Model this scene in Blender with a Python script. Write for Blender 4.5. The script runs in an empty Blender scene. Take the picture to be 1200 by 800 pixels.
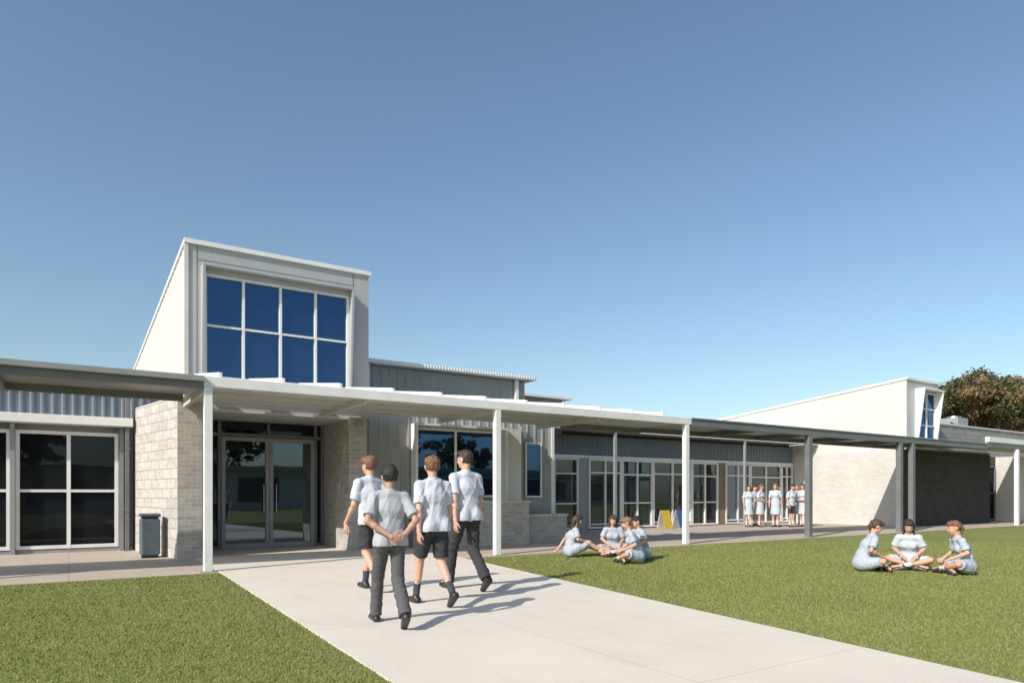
import bpy, math, random, bmesh
import numpy as np
from mathutils import Vector, Matrix
random.seed(4); rng=np.random.default_rng(7)
scene=bpy.context.scene
COL=scene.collection
# ------------------------------------------------------------------ materials
def newmat(name):
    m=bpy.data.materials.new(name); m.use_nodes=True
    nt=m.node_tree; b=nt.nodes['Principled BSDF']; return m,nt,b
def noise(nt,vec,scale,detail=4,rough=.55):
    n=nt.nodes.new('ShaderNodeTexNoise'); n.inputs['Scale'].default_value=scale
    n.inputs['Detail'].default_value=detail; n.inputs['Roughness'].default_value=rough
    nt.links.new(vec,n.inputs['Vector']); return n
def mixc(nt,fac,a,b,blend='MIX'):
    m=nt.nodes.new('ShaderNodeMix'); m.data_type='RGBA'; m.blend_type=blend
    for k,v in ((0,fac),(6,a),(7,b)):
        if isinstance(v,bpy.types.NodeSocket): nt.links.new(v,m.inputs[k])
        elif k==0: m.inputs[0].default_value=v
        else: m.inputs[k].default_value=(*v,1)
    return m.outputs[2]
def ramp(nt,src,lo,hi):
    r=nt.nodes.new('ShaderNodeMapRange'); r.inputs[1].default_value=lo; r.inputs[2].default_value=hi
    nt.links.new(src,r.inputs[0]); return r.outputs[0]
def stretch(nt,vec,s):
    m=nt.nodes.new('ShaderNodeMapping'); m.inputs['Scale'].default_value=s; nt.links.new(vec,m.inputs['Vector']); return m.outputs[0]
def M(name,c1,c2=None,scale=4,rough=.7,bump=0,bscale=80,metal=0,spec=.5,dirt=0):
    m,nt,b=newmat(name)
    tc=nt.nodes.new('ShaderNodeTexCoord').outputs['Object']
    c2=c2 or tuple(x*.86 for x in c1)
    n=noise(nt,tc,scale,6)
    f=ramp(nt,n.outputs[0],.35,.65)
    c=mixc(nt,f,c1,c2)
    if dirt:
        n5=noise(nt,stretch(nt,tc,(5,5,.35)),1.6,6,.65)
        g=nt.nodes.new('ShaderNodeMath'); g.operation='MULTIPLY'; g.inputs[1].default_value=dirt; nt.links.new(ramp(nt,n5.outputs[0],.45,.8),g.inputs[0])
        c=mixc(nt,g.outputs[0],c,tuple(x*.55 for x in c1))
    nt.links.new(c,b.inputs['Base Color'])
    b.inputs['Roughness'].default_value=rough; b.inputs['Metallic'].default_value=metal
    b.inputs['Specular IOR Level'].default_value=spec
    if bump:
        n2=noise(nt,tc,bscale,4); bp=nt.nodes.new('ShaderNodeBump')
        bp.inputs['Strength'].default_value=bump; bp.inputs['Distance'].default_value=.01
        nt.links.new(n2.outputs[0],bp.inputs['Height']); nt.links.new(bp.outputs[0],b.inputs['Normal'])
    return m
def brickmat(name,c1,c2,mort,bw=.24,rh=.086,ms=.006,bump=.5,rockface=0):
    m,nt,b=newmat(name)
    tc=nt.nodes.new('ShaderNodeTexCoord').outputs['Object']
    s=nt.nodes.new('ShaderNodeSeparateXYZ'); nt.links.new(tc,s.inputs[0])
    a=nt.nodes.new('ShaderNodeMath'); a.operation='ADD'; nt.links.new(s.outputs[0],a.inputs[0]); nt.links.new(s.outputs[1],a.inputs[1])
    c=nt.nodes.new('ShaderNodeCombineXYZ'); nt.links.new(a.outputs[0],c.inputs[0]); nt.links.new(s.outputs[2],c.inputs[1])
    br=nt.nodes.new('ShaderNodeTexBrick'); nt.links.new(c.outputs[0],br.inputs['Vector'])
    br.inputs['Color1'].default_value=(*c1,1); br.inputs['Color2'].default_value=(*c2,1); br.inputs['Mortar'].default_value=(*mort,1)
    br.inputs['Scale'].default_value=1; br.inputs['Brick Width'].default_value=bw; br.inputs['Row Height'].default_value=rh
    br.inputs['Mortar Size'].default_value=ms; br.inputs['Bias'].default_value=0
    n=noise(nt,tc,30,5); n0=noise(nt,tc,1.3,4)
    v=mixc(nt,ramp(nt,n.outputs[0],.3,.7),br.outputs[0],(.5,.5,.5),'OVERLAY')
    v2=mixc(nt,.35,v,n0.outputs[0],'OVERLAY')
    v3=mixc(nt,.5,v2,br.outputs[0])
    nt.links.new(v3,b.inputs['Base Color']); b.inputs['Roughness'].default_value=.9
    b.inputs['Specular IOR Level'].default_value=.2
    bp=nt.nodes.new('ShaderNodeBump'); bp.inputs['Strength'].default_value=bump; bp.inputs['Distance'].default_value=.012; bp.invert=True
    nt.links.new(br.outputs['Fac'],bp.inputs['Height'])
    bp2=nt.nodes.new('ShaderNodeBump'); bp2.inputs['Strength'].default_value=.5+rockface*.5; bp2.inputs['Distance'].default_value=.006+.05*rockface
    n3=noise(nt,tc,45 if not rockface else 7,5); nt.links.new(n3.outputs[0],bp2.inputs['Height'])
    nt.links.new(bp.outputs[0],bp2.inputs['Normal']); nt.links.new(bp2.outputs[0],b.inputs['Normal'])
    return m
def glassmat(name,refl,base,wav=.03):
    m=bpy.data.materials.new(name); m.use_nodes=True; nt=m.node_tree; nt.nodes.clear()
    out=nt.nodes.new('ShaderNodeOutputMaterial')
    g=nt.nodes.new('ShaderNodeBsdfGlossy'); g.inputs['Color'].default_value=(*refl,1); g.inputs['Roughness'].default_value=.01
    d=nt.nodes.new('ShaderNodeBsdfDiffuse')
    tc=nt.nodes.new('ShaderNodeTexCoord').outputs['Object']
    n=noise(nt,tc,1.1,2); nt.links.new(mixc(nt,ramp(nt,n.outputs[0],.3,.7),base,tuple(x*2.2 for x in base)),d.inputs['Color'])
    bp=nt.nodes.new('ShaderNodeBump'); bp.inputs['Strength'].default_value=wav; bp.inputs['Distance'].default_value=.05
    n2=noise(nt,tc,.9,1); nt.links.new(n2.outputs[0],bp.inputs['Height']); nt.links.new(bp.outputs[0],g.inputs['Normal'])
    ad=nt.nodes.new('ShaderNodeAddShader'); nt.links.new(g.outputs[0],ad.inputs[0]); nt.links.new(d.outputs[0],ad.inputs[1])
    nt.links.new(ad.outputs[0],out.inputs[0]); return m

def pavemat(name,c1,c2,bw,rh,joint=.5,off=0.):
    m,nt,b=newmat(name)
    tc=nt.nodes.new('ShaderNodeTexCoord').outputs['Object']
    n=noise(nt,tc,.8,8,.65); n2=noise(nt,tc,60,3); n3=noise(nt,tc,260,2); n6=noise(nt,stretch(nt,tc,(1,.35,1)),2.3,7,.7)
    c=mixc(nt,ramp(nt,n.outputs[0],.3,.72),c1,c2)
    g=nt.nodes.new('ShaderNodeMath'); g.operation='MULTIPLY'; g.inputs[1].default_value=.45; nt.links.new(ramp(nt,n6.outputs[0],.52,.75),g.inputs[0])
    c=mixc(nt,g.outputs[0],c,tuple(x*.80 for x in c2))
    c=mixc(nt,.22,c,n2.outputs[0],'OVERLAY'); c=mixc(nt,.22,c,n3.outputs[0],'OVERLAY')
    br=nt.nodes.new('ShaderNodeTexBrick'); nt.links.new(tc,br.inputs['Vector']); br.offset=off
    br.inputs['Scale'].default_value=1; br.inputs['Brick Width'].default_value=bw; br.inputs['Row Height'].default_value=rh; br.inputs['Mortar Size'].default_value=.005
    j=nt.nodes.new('ShaderNodeMath'); j.operation='MULTIPLY'; j.inputs[1].default_value=joint; nt.links.new(br.outputs['Fac'],j.inputs[0])
    c=mixc(nt,j.outputs[0],c,tuple(x*.35 for x in c1))
    nt.links.new(c,b.inputs['Base Color']); b.inputs['Roughness'].default_value=.85; b.inputs['Specular IOR Level'].default_value=.25
    bp=nt.nodes.new('ShaderNodeBump'); bp.inputs['Strength'].default_value=.25; bp.inputs['Distance'].default_value=.004
    nt.links.new(n2.outputs[0],bp.inputs['Height']); nt.links.new(bp.outputs[0],b.inputs['Normal'])
    return m

m_cream=M('cream_cladding',(.62,.595,.55),(.565,.545,.505),1.5,.5,dirt=.15)
m_front=M('dimmed_front_panel',(.43,.44,.445),(.395,.405,.41),1.2,.45,dirt=.15)  # front faces darkened in colour, standing in for weak grazing sun
m_white=M('white_paint',(.80,.79,.77),(.73,.72,.70),3,.45,dirt=.12)
m_soffit=M('pale_soffit',(.56,.555,.54),(.50,.495,.48),1,.7)
m_greysteel=M('grey_painted_steel',(.17,.175,.18),(.14,.145,.15),2,.45)
m_midgrey=M('mid_grey_metal',(.30,.305,.31),(.26,.265,.27),2,.45)
m_bluegrey=M('blue_grey_cladding',(.15,.185,.225),(.125,.155,.19),1.5,.45)
m_lightclad=M('light_grey_cladding',(.30,.31,.305),(.26,.27,.265),1.5,.5)
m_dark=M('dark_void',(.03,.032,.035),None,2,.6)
m_brick=brickmat('pale_brick',(.48,.445,.40),(.35,.325,.30),(.52,.50,.47))
m_rock=brickmat('rockface_block',(.56,.525,.475),(.48,.45,.41),(.36,.33,.30),.40,.20,.010,.8,1.0)
m_wbrick=brickmat('cream_brick',(.60,.575,.53),(.54,.515,.475),(.50,.485,.45))
m_dbrick=brickmat('charcoal_brick',(.040,.038,.038),(.065,.06,.058),(.13,.125,.12))
m_gbrick=brickmat('grey_block',(.30,.29,.27),(.24,.235,.22),(.2,.19,.18),.4,.2,.01)
m_glassb=glassmat('blue_window_glass',(.05,.105,.20),(.004,.006,.012),.02)
m_glassd=glassmat('dark_window_glass',(.026,.028,.034),(.006,.007,.008))
m_glassc=glassmat('clear_door_glass',(.11,.135,.16),(.009,.011,.013))
m_glassr=glassmat('classroom_glass',(.09,.10,.11),(.018,.019,.019))
m_path=pavemat('pale_concrete',(.70,.635,.55),(.63,.57,.49),3.6,3.2,.45)
m_pave=pavemat('warm_concrete',(.50,.42,.35),(.42,.355,.30),1.8,1.6,.6)
m_bark=M('bark',(.12,.09,.065),(.07,.055,.04),6,.9,.6,30)
m_leaf=M('olive_leaf',(.10,.095,.035),(.06,.062,.022),.8,.7)
m_leaf2=M('dry_leaf',(.22,.14,.065),(.15,.11,.05),.9,.7)
m_bin=M('bin_blue_grey',(.10,.13,.15),(.08,.105,.12),5,.5)
m_black=M('black_rubber',(.02,.02,.02),None,5,.6)
m_steel=M('brushed_steel',(.5,.5,.5),None,20,.3,metal=1)
m_yellow=M('yellow_board',(.62,.42,.04),None,3,.5)
m_blue=M('blue_board',(.03,.10,.30),None,3,.5)
m_orangeb=M('tan_brickwork',(.25,.18,.12),None,3,.8)

# turf
def turf(name,blade=False):
    m,nt,b=newmat(name)
    tc=nt.nodes.new('ShaderNodeTexCoord').outputs['Object']
    n=noise(nt,tc,.35,4); n2=noise(nt,tc,28 if not blade else 55,6,.7); n3=noise(nt,tc,2.2,5)
    c=mixc(nt,ramp(nt,n2.outputs[0],.33,.67),(.135,.155,.038),(.26,.27,.085))
    c=mixc(nt,ramp(nt,n3.outputs[0],.25,.8),c,(.20,.215,.065) if not blade else (.27,.275,.10))
    c2=mixc(nt,.22,c,n.outputs[0],'OVERLAY')
    if blade: c2=mixc(nt,.35,c2,(.23,.245,.08))
    nt.links.new(c2,b.inputs['Base Color']); b.inputs['Roughness'].default_value=.75; b.inputs['Specular IOR Level'].default_value=.2
    if not blade:
        bp=nt.nodes.new('ShaderNodeBump'); bp.inputs['Strength'].default_value=.35; bp.inputs['Distance'].default_value=.015
        n4=noise(nt,tc,60,5,.7); nt.links.new(n4.outputs[0],bp.inputs['Height']); nt.links.new(bp.outputs[0],b.inputs['Normal'])
    return m
m_turf=turf('turf'); m_blade=turf('turf_blades',True)

# ------------------------------------------------------------------ helpers
def attach(o,p):
    o.parent=p
    if p.type=='EMPTY': o.matrix_parent_inverse=Matrix.Translation(-p.location)
def mesh_obj(name,verts,faces,mat,parent=None,smooth=False):
    me=bpy.data.meshes.new(name); me.from_pydata([tuple(v) for v in verts],[],[tuple(f) for f in faces]); me.update()
    o=bpy.data.objects.new(name,me); COL.objects.link(o)
    if mat: me.materials.append(mat)
    if smooth: me.polygons.foreach_set('use_smooth',[True]*len(me.polygons))
    if parent: attach(o,parent)
    return o
def np_mesh(name,V,F,mat,parent=None,smooth=False):
    me=bpy.data.meshes.new(name); V=np.asarray(V,np.float32); F=np.asarray(F,np.int32); k=F.shape[1]
    me.vertices.add(len(V)); me.vertices.foreach_set('co',V.ravel())
    me.loops.add(F.size); me.loops.foreach_set('vertex_index',F.ravel())
    me.polygons.add(len(F)); me.polygons.foreach_set('loop_start',np.arange(len(F),dtype=np.int32)*k)
    me.update(calc_edges=True)
    if smooth: me.polygons.foreach_set('use_smooth',np.ones(len(F),bool))
    o=bpy.data.objects.new(name,me); COL.objects.link(o)
    if mat: me.materials.append(mat)
    if parent: o.parent=parent
    return o
def empty(name,loc,label=None,cat=None,group=None,parent=None):
    e=bpy.data.objects.new(name,None); e.location=loc; e.empty_display_size=.3; COL.objects.link(e)
    if label: e['label']=label; e['category']=cat
    if group: e['group']=group
    if parent: attach(e,parent)
    return e
BF=[(0,3,2,1),(4,5,6,7),(0,1,5,4),(1,2,6,5),(2,3,7,6),(3,0,4,7)]
def box(name,bs,mat,parent=None,bevel=0,joined=False):
    if isinstance(bs,list) and not joined:
        return [box(name,q,mat,parent,bevel) for q in bs][0]
    V=[];F=[]
    if not isinstance(bs,list): bs=[bs]
    for (x0,x1,y0,y1,z0,z1) in bs:
        n=len(V)
        V+=[(x0,y0,z0),(x1,y0,z0),(x1,y1,z0),(x0,y1,z0),(x0,y0,z1),(x1,y0,z1),(x1,y1,z1),(x0,y1,z1)]
        F+=[tuple(i+n for i in f) for f in BF]
    o=mesh_obj(name,V,F,mat,parent)
    if bevel:
        b=o.modifiers.new('bevel','BEVEL'); b.width=bevel; b.segments=2
    return o
def prism_x(name,yz,x0,x1,mat,parent=None):
    n=len(yz); V=[(x0,y,z) for y,z in yz]+[(x1,y,z) for y,z in yz]
    F=[tuple(range(n-1,-1,-1)),tuple(range(n,2*n))]+[(i,(i+1)%n,n+(i+1)%n,n+i) for i in range(n)]
    return mesh_obj(name,V,F,mat,parent)
def prism_z(name,xy,z0,z1,mat,parent=None):
    n=len(xy); V=[(x,y,z0) for x,y in xy]+[(x,y,z1) for x,y in xy]
    F=[tuple(range(n-1,-1,-1)),tuple(range(n,2*n))]+[(i,(i+1)%n,n+(i+1)%n,n+i) for i in range(n)]
    return mesh_obj(name,V,F,mat,parent)
def ribbed(name,axis,c,a0,a1,z0,z1,mat,parent,pitch=.2,depth=.025,rib=.3,edge=.03):
    f=z1 if callable(z1) else (lambda a:z1)
    prof=[]; a=a0
    while a<a1-1e-6:
        for da,d in ((0,0),(pitch*(1-rib)-edge,0),(pitch*(1-rib),depth),(pitch-edge,depth)):
            if a+da<a1: prof.append((a+da,d))
        a+=pitch
    prof.append((a1,0)); V=[];F=[]
    for a,d in prof:
        for z in (z0,f(a)):
            V.append((a,c-d,z) if axis=='x' else (c-d,a,z))
    for i in range(len(prof)-1):
        q=(2*i,2*i+2,2*i+3,2*i+1)
        F.append(q if axis=='x' else q[::-1])
    return mesh_obj(name,V,F,mat,parent)
def tube(V,F,pts,rad,n=8):
    pts=[Vector(p) for p in pts]; base=len(V)
    for i,p in enumerate(pts):
        d=(pts[min(i+1,len(pts)-1)]-pts[max(i-1,0)]).normalized()
        u=d.orthogonal().normalized() if i==0 else (u-d*u.dot(d)).normalized()
        w=d.cross(u)
        for k in range(n):
            a=2*math.pi*k/n; V.append(tuple(p+(u*math.cos(a)+w*math.sin(a))*rad[i]))
    for i in range(len(pts)-1):
        for k in range(n):
            F.append((base+i*n+k,base+i*n+(k+1)%n,base+(i+1)*n+(k+1)%n,base+(i+1)*n+k))
    F.append(tuple(base+k for k in range(n-1,-1,-1))); F.append(tuple(base+(len(pts)-1)*n+k for k in range(n)))
def tubeobj(name,pts,rad,mat,parent=None,n=12):
    V=[];F=[]; tube(V,F,pts,rad,n); return mesh_obj(name,V,F,mat,parent,False)
def window(parent,x0,x1,z0,z1,y,cols,rows,fmat,gmat,fw=.06,depth=.08,name='window',xs=None,zs=None):
    w=empty(name,((x0+x1)/2,y,z0),parent=parent)
    xs=xs or [x0+(x1-x0)*i/cols for i in range(cols+1)]
    zs=zs or [z0+(z1-z0)*i/rows for i in range(rows+1)]
    bs=[]
    h=fw/2
    for i,x in enumerate(xs):
        a=x-h; b=x+h
        if i==0: a,b=x,x+fw
        if i==len(xs)-1: a,b=x-fw,x
        bs.append((a,b,y-depth,y+.01,z0,z1))
    for i,z in enumerate(zs):
        a=z-h*.8; b=z+h*.8
        if i==0: a,b=z,z+fw
        if i==len(zs)-1: a,b=z-fw,z
        bs.append((x0+.003,x1-.003,y-depth+.004,y+.008,a+.0005,b-.0005))
    box('frame',bs,fmat,w,joined=True)
    V=[];F=[]
    for i in range(len(xs)-1):
        for j in range(len(zs)-1):
            e=[random.uniform(-.0025,.0025) for _ in range(3)]
            n=len(V); yy=y-.025
            V+=[(xs[i],yy+e[0],zs[j]),(xs[i+1],yy+e[1],zs[j]),(xs[i+1],yy+e[1]+e[2],zs[j+1]),(xs[i],yy+e[0]+e[2],zs[j+1])]
            F.append((n,n+1,n+2,n+3))
    mesh_obj('glass',V,F,gmat,w)
    return w

# ------------------------------------------------------------------ camera, light, sky
cd=bpy.data.cameras.new('camera'); cam=bpy.data.objects.new('camera',cd); COL.objects.link(cam)
cam.location=(0,0,1.3); cam.rotation_euler=(math.radians(90),0,math.radians(-33)); cd.lens=24; cd.sensor_width=36
cd.shift_y=178/1200; cd.clip_end=3000; scene.camera=cam
EL=math.radians(35)
sx,sy=-.955,-.295
l=math.hypot(sx,sy); sx/=l; sy/=l
sund=Vector((sx*math.cos(EL),sy*math.cos(EL),math.sin(EL)))
sd=bpy.data.lights.new('sun','SUN'); sd.energy=5.0; sd.angle=math.radians(.5); sd.color=(1,.94,.86)
so=bpy.data.objects.new('sun',sd); COL.objects.link(so); so.rotation_euler=sund.to_track_quat('Z','Y').to_euler(); so.location=(-30,-10,30)
w=bpy.data.worlds.new('World'); scene.world=w; w.use_nodes=True; nt=w.node_tree
bg=nt.nodes['Background']; sk=nt.nodes.new('ShaderNodeTexSky'); sk.sky_type='NISHITA'; sk.sun_disc=False
sk.sun_elevation=EL; sk.sun_rotation=math.atan2(sx,sy); sk.air_density=1.0; sk.dust_density=1.4; sk.ozone_density=1.5; sk.altitude=0
nt.links.new(mixc(nt,1.0,sk.outputs[0],(1.0,1.06,1.02),'MULTIPLY'),bg.inputs[0]); bg.inputs[1].default_value=.15
scene.view_settings.view_transform='Standard'; scene.view_settings.look='None'; scene.view_settings.exposure=0

# ------------------------------------------------------------------ ground
def struct(o): o['kind']='structure'; return o
struct(mesh_obj('lawn_ground',[(-1500,-1500,0),(1500,-1500,0),(1500,1500,0),(-1500,1500,0)],[(0,1,2,3)],m_turf))
struct(prism_z('pavement',[(-30,12.05),(60,11.95),(60,30),(-30,30)],-.2,.008,m_pave))
struct(prism_z('path',[(1.55,-6),(4.8,-6),(5.45,2.0),(6.62,11.9),(6.75,12.6),(2.1,12.6),(2.08,12.0),(1.86,4.4)],-.2,.014,m_path))
struct(prism_z('entry_paving',[(2.1,12.604),(6.75,12.604),(6.75,14.9),(5.3,14.92),(5.3,16.75),(2.26,16.75),(2.26,14.88),(2.1,14.88)],-.2,.0125,m_path))

def blades():
    N=620000
    ang=rng.uniform(-.70,.70,N); r=2.6+17*rng.random(N)**.8
    fx,fy=.5446,.8387; rx,ry=.8387,-.5446
    tx=np.tan(ang); z=r
    X=z*(fx+rx*tx); Y=z*(fy+ry*tx)
    left=(X<1.56+ (Y+6)*.0295+rng.normal(0,.012,N)-.01)
    right=(X>np.where(Y<2,4.8+(Y+6)*.081,5.45+(Y-2)*.1182)+rng.normal(0,.012,N)+.01)
    ok=(Y<11.93)&(left|right)&(Y>.5)&(rng.random(N)<np.clip((19.6-r)/8,0,1))
    X=X[ok];Y=Y[ok];z=z[ok]; n=len(X)
    th=rng.uniform(0,6.283,n); w=.0022+.0003*z; H=rng.uniform(.012,.026,n)
    lean=rng.normal(0,.013,(n,2))
    V=np.zeros((n,3,3),np.float32)
    V[:,0,0]=X-np.cos(th)*w;V[:,0,1]=Y-np.sin(th)*w
    V[:,1,0]=X+np.cos(th)*w;V[:,1,1]=Y+np.sin(th)*w
    V[:,2,0]=X+lean[:,0];V[:,2,1]=Y+lean[:,1];V[:,2,2]=H
    o=np_mesh('grass',V.reshape(-1,3),np.arange(3*n).reshape(-1,3),m_blade); o['kind']='stuff'; o['label']='short green lawn turf blades covering the ground beside path'; o['category']='grass'
blades()

# ------------------------------------------------------------------ entrance tower
T=empty('school_entrance_building',(3.9,15,0),'tall cream clad entrance tower with blue window above glass doors','building')
ztop=lambda y:6.36-(y-15)*.052
prism_x('wall',[(15.0,3.03),(29,3.03),(29,ztop(29)),(15.0,ztop(15))],1.97,5.8,m_front,T)
ribbed('side_cladding','y',1.965,15.03,29,3.25,lambda y:ztop(y)-.02,m_cream,T,.42,.010,.12,.012)
prism_x('roof_capping',[(14.95,ztop(15)-.05),(29,ztop(29)-.05),(29,ztop(29)+.04),(14.95,ztop(15)+.04)],1.93,5.84,m_white,T)
box('corner_trim',(1.935,2.01,14.975,15.05,3.03,6.30),m_cream,T)
box('panel_joint',[(5.42,5.428,14.992,15.02,3.3,6.3),(2.16,2.167,14.992,15.02,3.3,6.3),(2.17,5.418,14.993,15.02,6.02,6.026)],m_greysteel,T)
def hood(parent,x0,x1,z0,z1,y,d_top,d_bot,t=.07,name='window_hood',mat=m_white):
    V=[];F=[]
    def slab(pts0,pts1):
        n=len(V); V.extend(pts0+pts1)
        F.extend([(n+3,n+2,n+1,n),(n+4,n+5,n+6,n+7)]+[(n+i,n+(i+1)%4,n+4+(i+1)%4,n+4+i) for i in range(4)])
    for xa,xb in ((x0-t,x0),(x1,x1+t)):
        slab([(xa,y,z0),(xa,y-d_bot,z0),(xa,y-d_top,z1),(xa,y,z1)],[(xb,y,z0),(xb,y-d_bot,z0),(xb,y-d_top,z1),(xb,y,z1)])
    slab([(x0-t,y,z1+.001),(x0-t,y-d_top-.003,z1+.001),(x0-t,y-d_top-.003,z1+t),(x0-t,y,z1+t)],[(x1+t,y,z1+.001),(x1+t,y-d_top-.003,z1+.001),(x1+t,y-d_top-.003,z1+t),(x1+t,y,z1+t)])
    o=mesh_obj(name,V,F,mat,parent)
    bm=bmesh.new(); bm.from_mesh(o.data); bmesh.ops.recalc_face_normals(bm,faces=bm.faces); bm.to_mesh(o.data); bm.free()
    return o
window(T,2.29,5.30,3.3,5.74,14.99,4,3,m_white,m_glassb,.05,.09,'tower_window',zs=[3.3,3.66,4.70,5.74])
hood(T,2.285,5.305,3.3,5.84,14.995,.30,.12,.05,mat=m_front)
box('hood_soffit_panel',(2.29,5.30,14.88,14.99,5.742,5.838),m_front,T)
prism_z('rockface_pier',[(1.80,14.9),(2.0,17.72),(1.26,17.70)],0.0,3.24,m_rock,T)
box('brick_pier',(1.803,2.25,14.88,17.6,0,3.22),m_brick,T)
box('brick_pier',(5.31,5.72,14.93,17.0,0,3.03),m_brick,T)
box('porch_ceiling',(2.26,5.3,14.96,17,2.98,3.028),m_soffit,T)
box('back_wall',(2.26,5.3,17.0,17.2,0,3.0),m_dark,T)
ds=empty('door_screen',(3.9,16.8,0),parent=T)
box('frame',[(2.27,2.33,16.74,16.9,0.01,2.97),(2.86,2.93,16.74,16.9,0.01,2.97),(5.07,5.14,16.74,16.9,0.01,2.97),(5.24,5.30,16.74,16.9,0.01,2.97),
  (2.335,2.855,16.75,16.89,2.62,2.70),(2.935,5.065,16.75,16.89,2.62,2.70),(5.145,5.235,16.75,16.89,2.62,2.70),(2.335,2.855,16.75,16.89,.015,.09),(5.145,5.235,16.75,16.89,.015,.09),(3.96,4.02,16.755,16.88,2.705,2.96)],m_greysteel,ds,joined=True)
mesh_obj('glass',[(2.33,16.82,.05),(2.88,16.82,.05),(2.88,16.82,2.97),(2.33,16.82,2.97),(2.9,16.83,2.66),(5.1,16.83,2.66),(5.1,16.825,2.97),(2.9,16.825,2.97),(5.13,16.82,.05),(5.25,16.82,.05),(5.25,16.82,2.97),(5.13,16.82,2.97)],
  [(0,1,2,3),(4,5,6,7),(8,9,10,11)],m_glassd,ds)
for i,(a,b) in enumerate(((2.935,3.995),(4.003,5.065))):
    d=empty('door',((a+b)/2,16.78,0),parent=T)
    box('frame',[(a,a+.085,16.72,16.79,.02,2.61),(b-.085,b,16.72,16.79,.02,2.61),(a+.086,b-.086,16.723,16.787,.02,.14),(a+.086,b-.086,16.723,16.787,2.52,2.61)],m_midgrey,d,joined=True)
    e=random.uniform(-.004,.004)
    mesh_obj('glass',[(a+.08,16.757+e,.13),(b-.08,16.757,.13),(b-.08,16.757,2.53),(a+.08,16.757+e,2.53)],[(0,1,2,3)],m_glassc,d)
    hx=b-.14 if i==0 else a+.14
    tubeobj('handle',[(hx,16.72,.85),(hx,16.66,.86),(hx,16.66,1.5),(hx,16.72,1.51)],[.014]*4,m_steel,d,8)
sc=empty('security_camera',(5.5,14.9,2.82),'small dome security camera fixed to brick pier','camera')
V=[];F=[];tube(V,F,[(5.52,14.93,2.86),(5.52,14.85,2.86)],[.03,.03],8);tube(V,F,[(5.52,14.85,2.93),(5.52,14.85,2.86),(5.52,14.85,2.81),(5.52,14.85,2.77)],[.07,.075,.06,.02],14)
mesh_obj('housing',V,F,m_midgrey,sc)

# ------------------------------------------------------------------ left wing
L=empty('school_wing_building',(-5,18,0),'low blue-grey clad wing with white framed windows','building')
box('wall',(-16,1.25,18.0,27,0,3.95),m_midgrey,L)
ribbed('wall_cladding','x',17.985,-16,1.6,3.02,3.93,m_bluegrey,L,.19,.025,.35,.03)
box('white_beam',(-16,1.22,17.55,17.98,2.80,2.99),m_white,L,.008)
box('roof_capping',(-16.1,1.95,17.8,27.2,3.96,4.03),m_greysteel,L)
ribbed('roof_edge','x',17.78,-16,1.95,4.0,4.07,m_midgrey,L,.15,.03,.4,.04)
box('gap_wall',(1.25,1.96,18.3,20,0,3.94),m_midgrey,L)
for x0 in (-7.0,-4.95,-2.93,-.95):
    window(L,x0,x0+1.90,.10,2.66,17.98,2,2,m_white,m_glassd,.075,.10,zs=[.10,1.36,2.66])
box('column',[(x,x+.085,17.80,17.975,0,2.79) for x in (-3.02,-1.04,.965)],m_midgrey,L)
box('plinth',(-16,1.24,17.90,17.99,0,.085),m_midgrey,L)
dp=empty('downpipe',(1.12,17.6,0),'dark grey downpipe standing beside the wing window','downpipe')
box('pipe',(1.07,1.15,17.60,17.68,0,3.9),m_greysteel,dp,.01)
box('bracket',[(1.055,1.165,17.59,17.69,.9,.93),(1.055,1.165,17.59,17.69,2.3,2.33)],m_steel,dp)

# ------------------------------------------------------------------ middle wing
C=empty('school_office_building',(8.5,15.3,0),'pale grey clad office block with hooded window and raised clerestory roof','building')
box('wall',(5.73,11.3,15.32,26,0,3.3),m_lightclad,C)
ribbed('wall_cladding','x',15.315,5.74,11.28,.0,3.28,m_lightclad,C,.25,.02,.25,.03)
box('corner_trim',(11.22,11.32,15.27,15.4,0,3.3),m_white,C)
window(C,7.05,9.55,1.2,2.92,15.28,3,1,m_white,m_glassb,.06,.05,xs=[7.05,8.2,9.55])
hood(C,7.04,9.56,1.1,2.95,15.29,.32,.3,.05)
box('sill',(6.99,9.61,14.95,15.28,1.04,1.098),m_white,C)
box('side_panel',(9.62,10.1,15.1,15.28,1.0,3.0),m_cream,C)
window(C,10.33,10.87,1.2,2.68,15.28,1,1,m_white,m_glassb,.04,.05)
box('clerestory_wall',(6.5,11.5,17.02,23,3.3,4.68),m_bluegrey,C)
ribbed('clerestory_cladding','x',17.015,6.5,11.5,3.3,4.64,m_lightclad,C,.24,.022,.25,.03)
box('clerestory_post',[(6.44,6.56,16.88,16.98,3.3,4.66),(11.1,11.2,16.88,16.98,3.3,4.66)],m_white,C)
box('clerestory_roof',(6.38,11.75,16.75,23.2,4.68,4.76),m_white,C)
ribbed('roof_edge','x',16.747,6.4,11.73,4.71,4.79,m_white,C,.09,.012,.4,.02)
box('rear_clerestory_wall',(11.9,14.4,19,24,3.3,4.55),m_midgrey,C)
box('rear_clerestory_roof',(11.8,14.7,18.75,24.2,4.55,4.63),m_white,C)
lw=empty('low_brick_wall',(8.5,14.6,0),'low pale brick wall with flat capping below office window','wall')
box('brickwork',(7.0,9.94,14.5,15.2,0,1.06),m_brick,lw)
box('coping',(6.98,9.96,14.47,15.0,1.062,1.12),m_wbrick,lw)
lw2=empty('low_brick_wall',(10.5,14.9,0),'lower stepped brick wall at foot of cladding','wall')
box('brickwork',(9.945,11.4,14.8,15.2,0,.70),m_brick,lw2)
box('coping',(9.965,11.43,14.77,15.2,.702,.75),m_wbrick,lw2)
dp=empty('downpipe',(10.2,15.2,0),'pale downpipe fixed to grey office cladding','downpipe')
box('pipe',(10.15,10.22,15.17,15.24,.76,3.1),m_midgrey,dp,.01)
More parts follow.
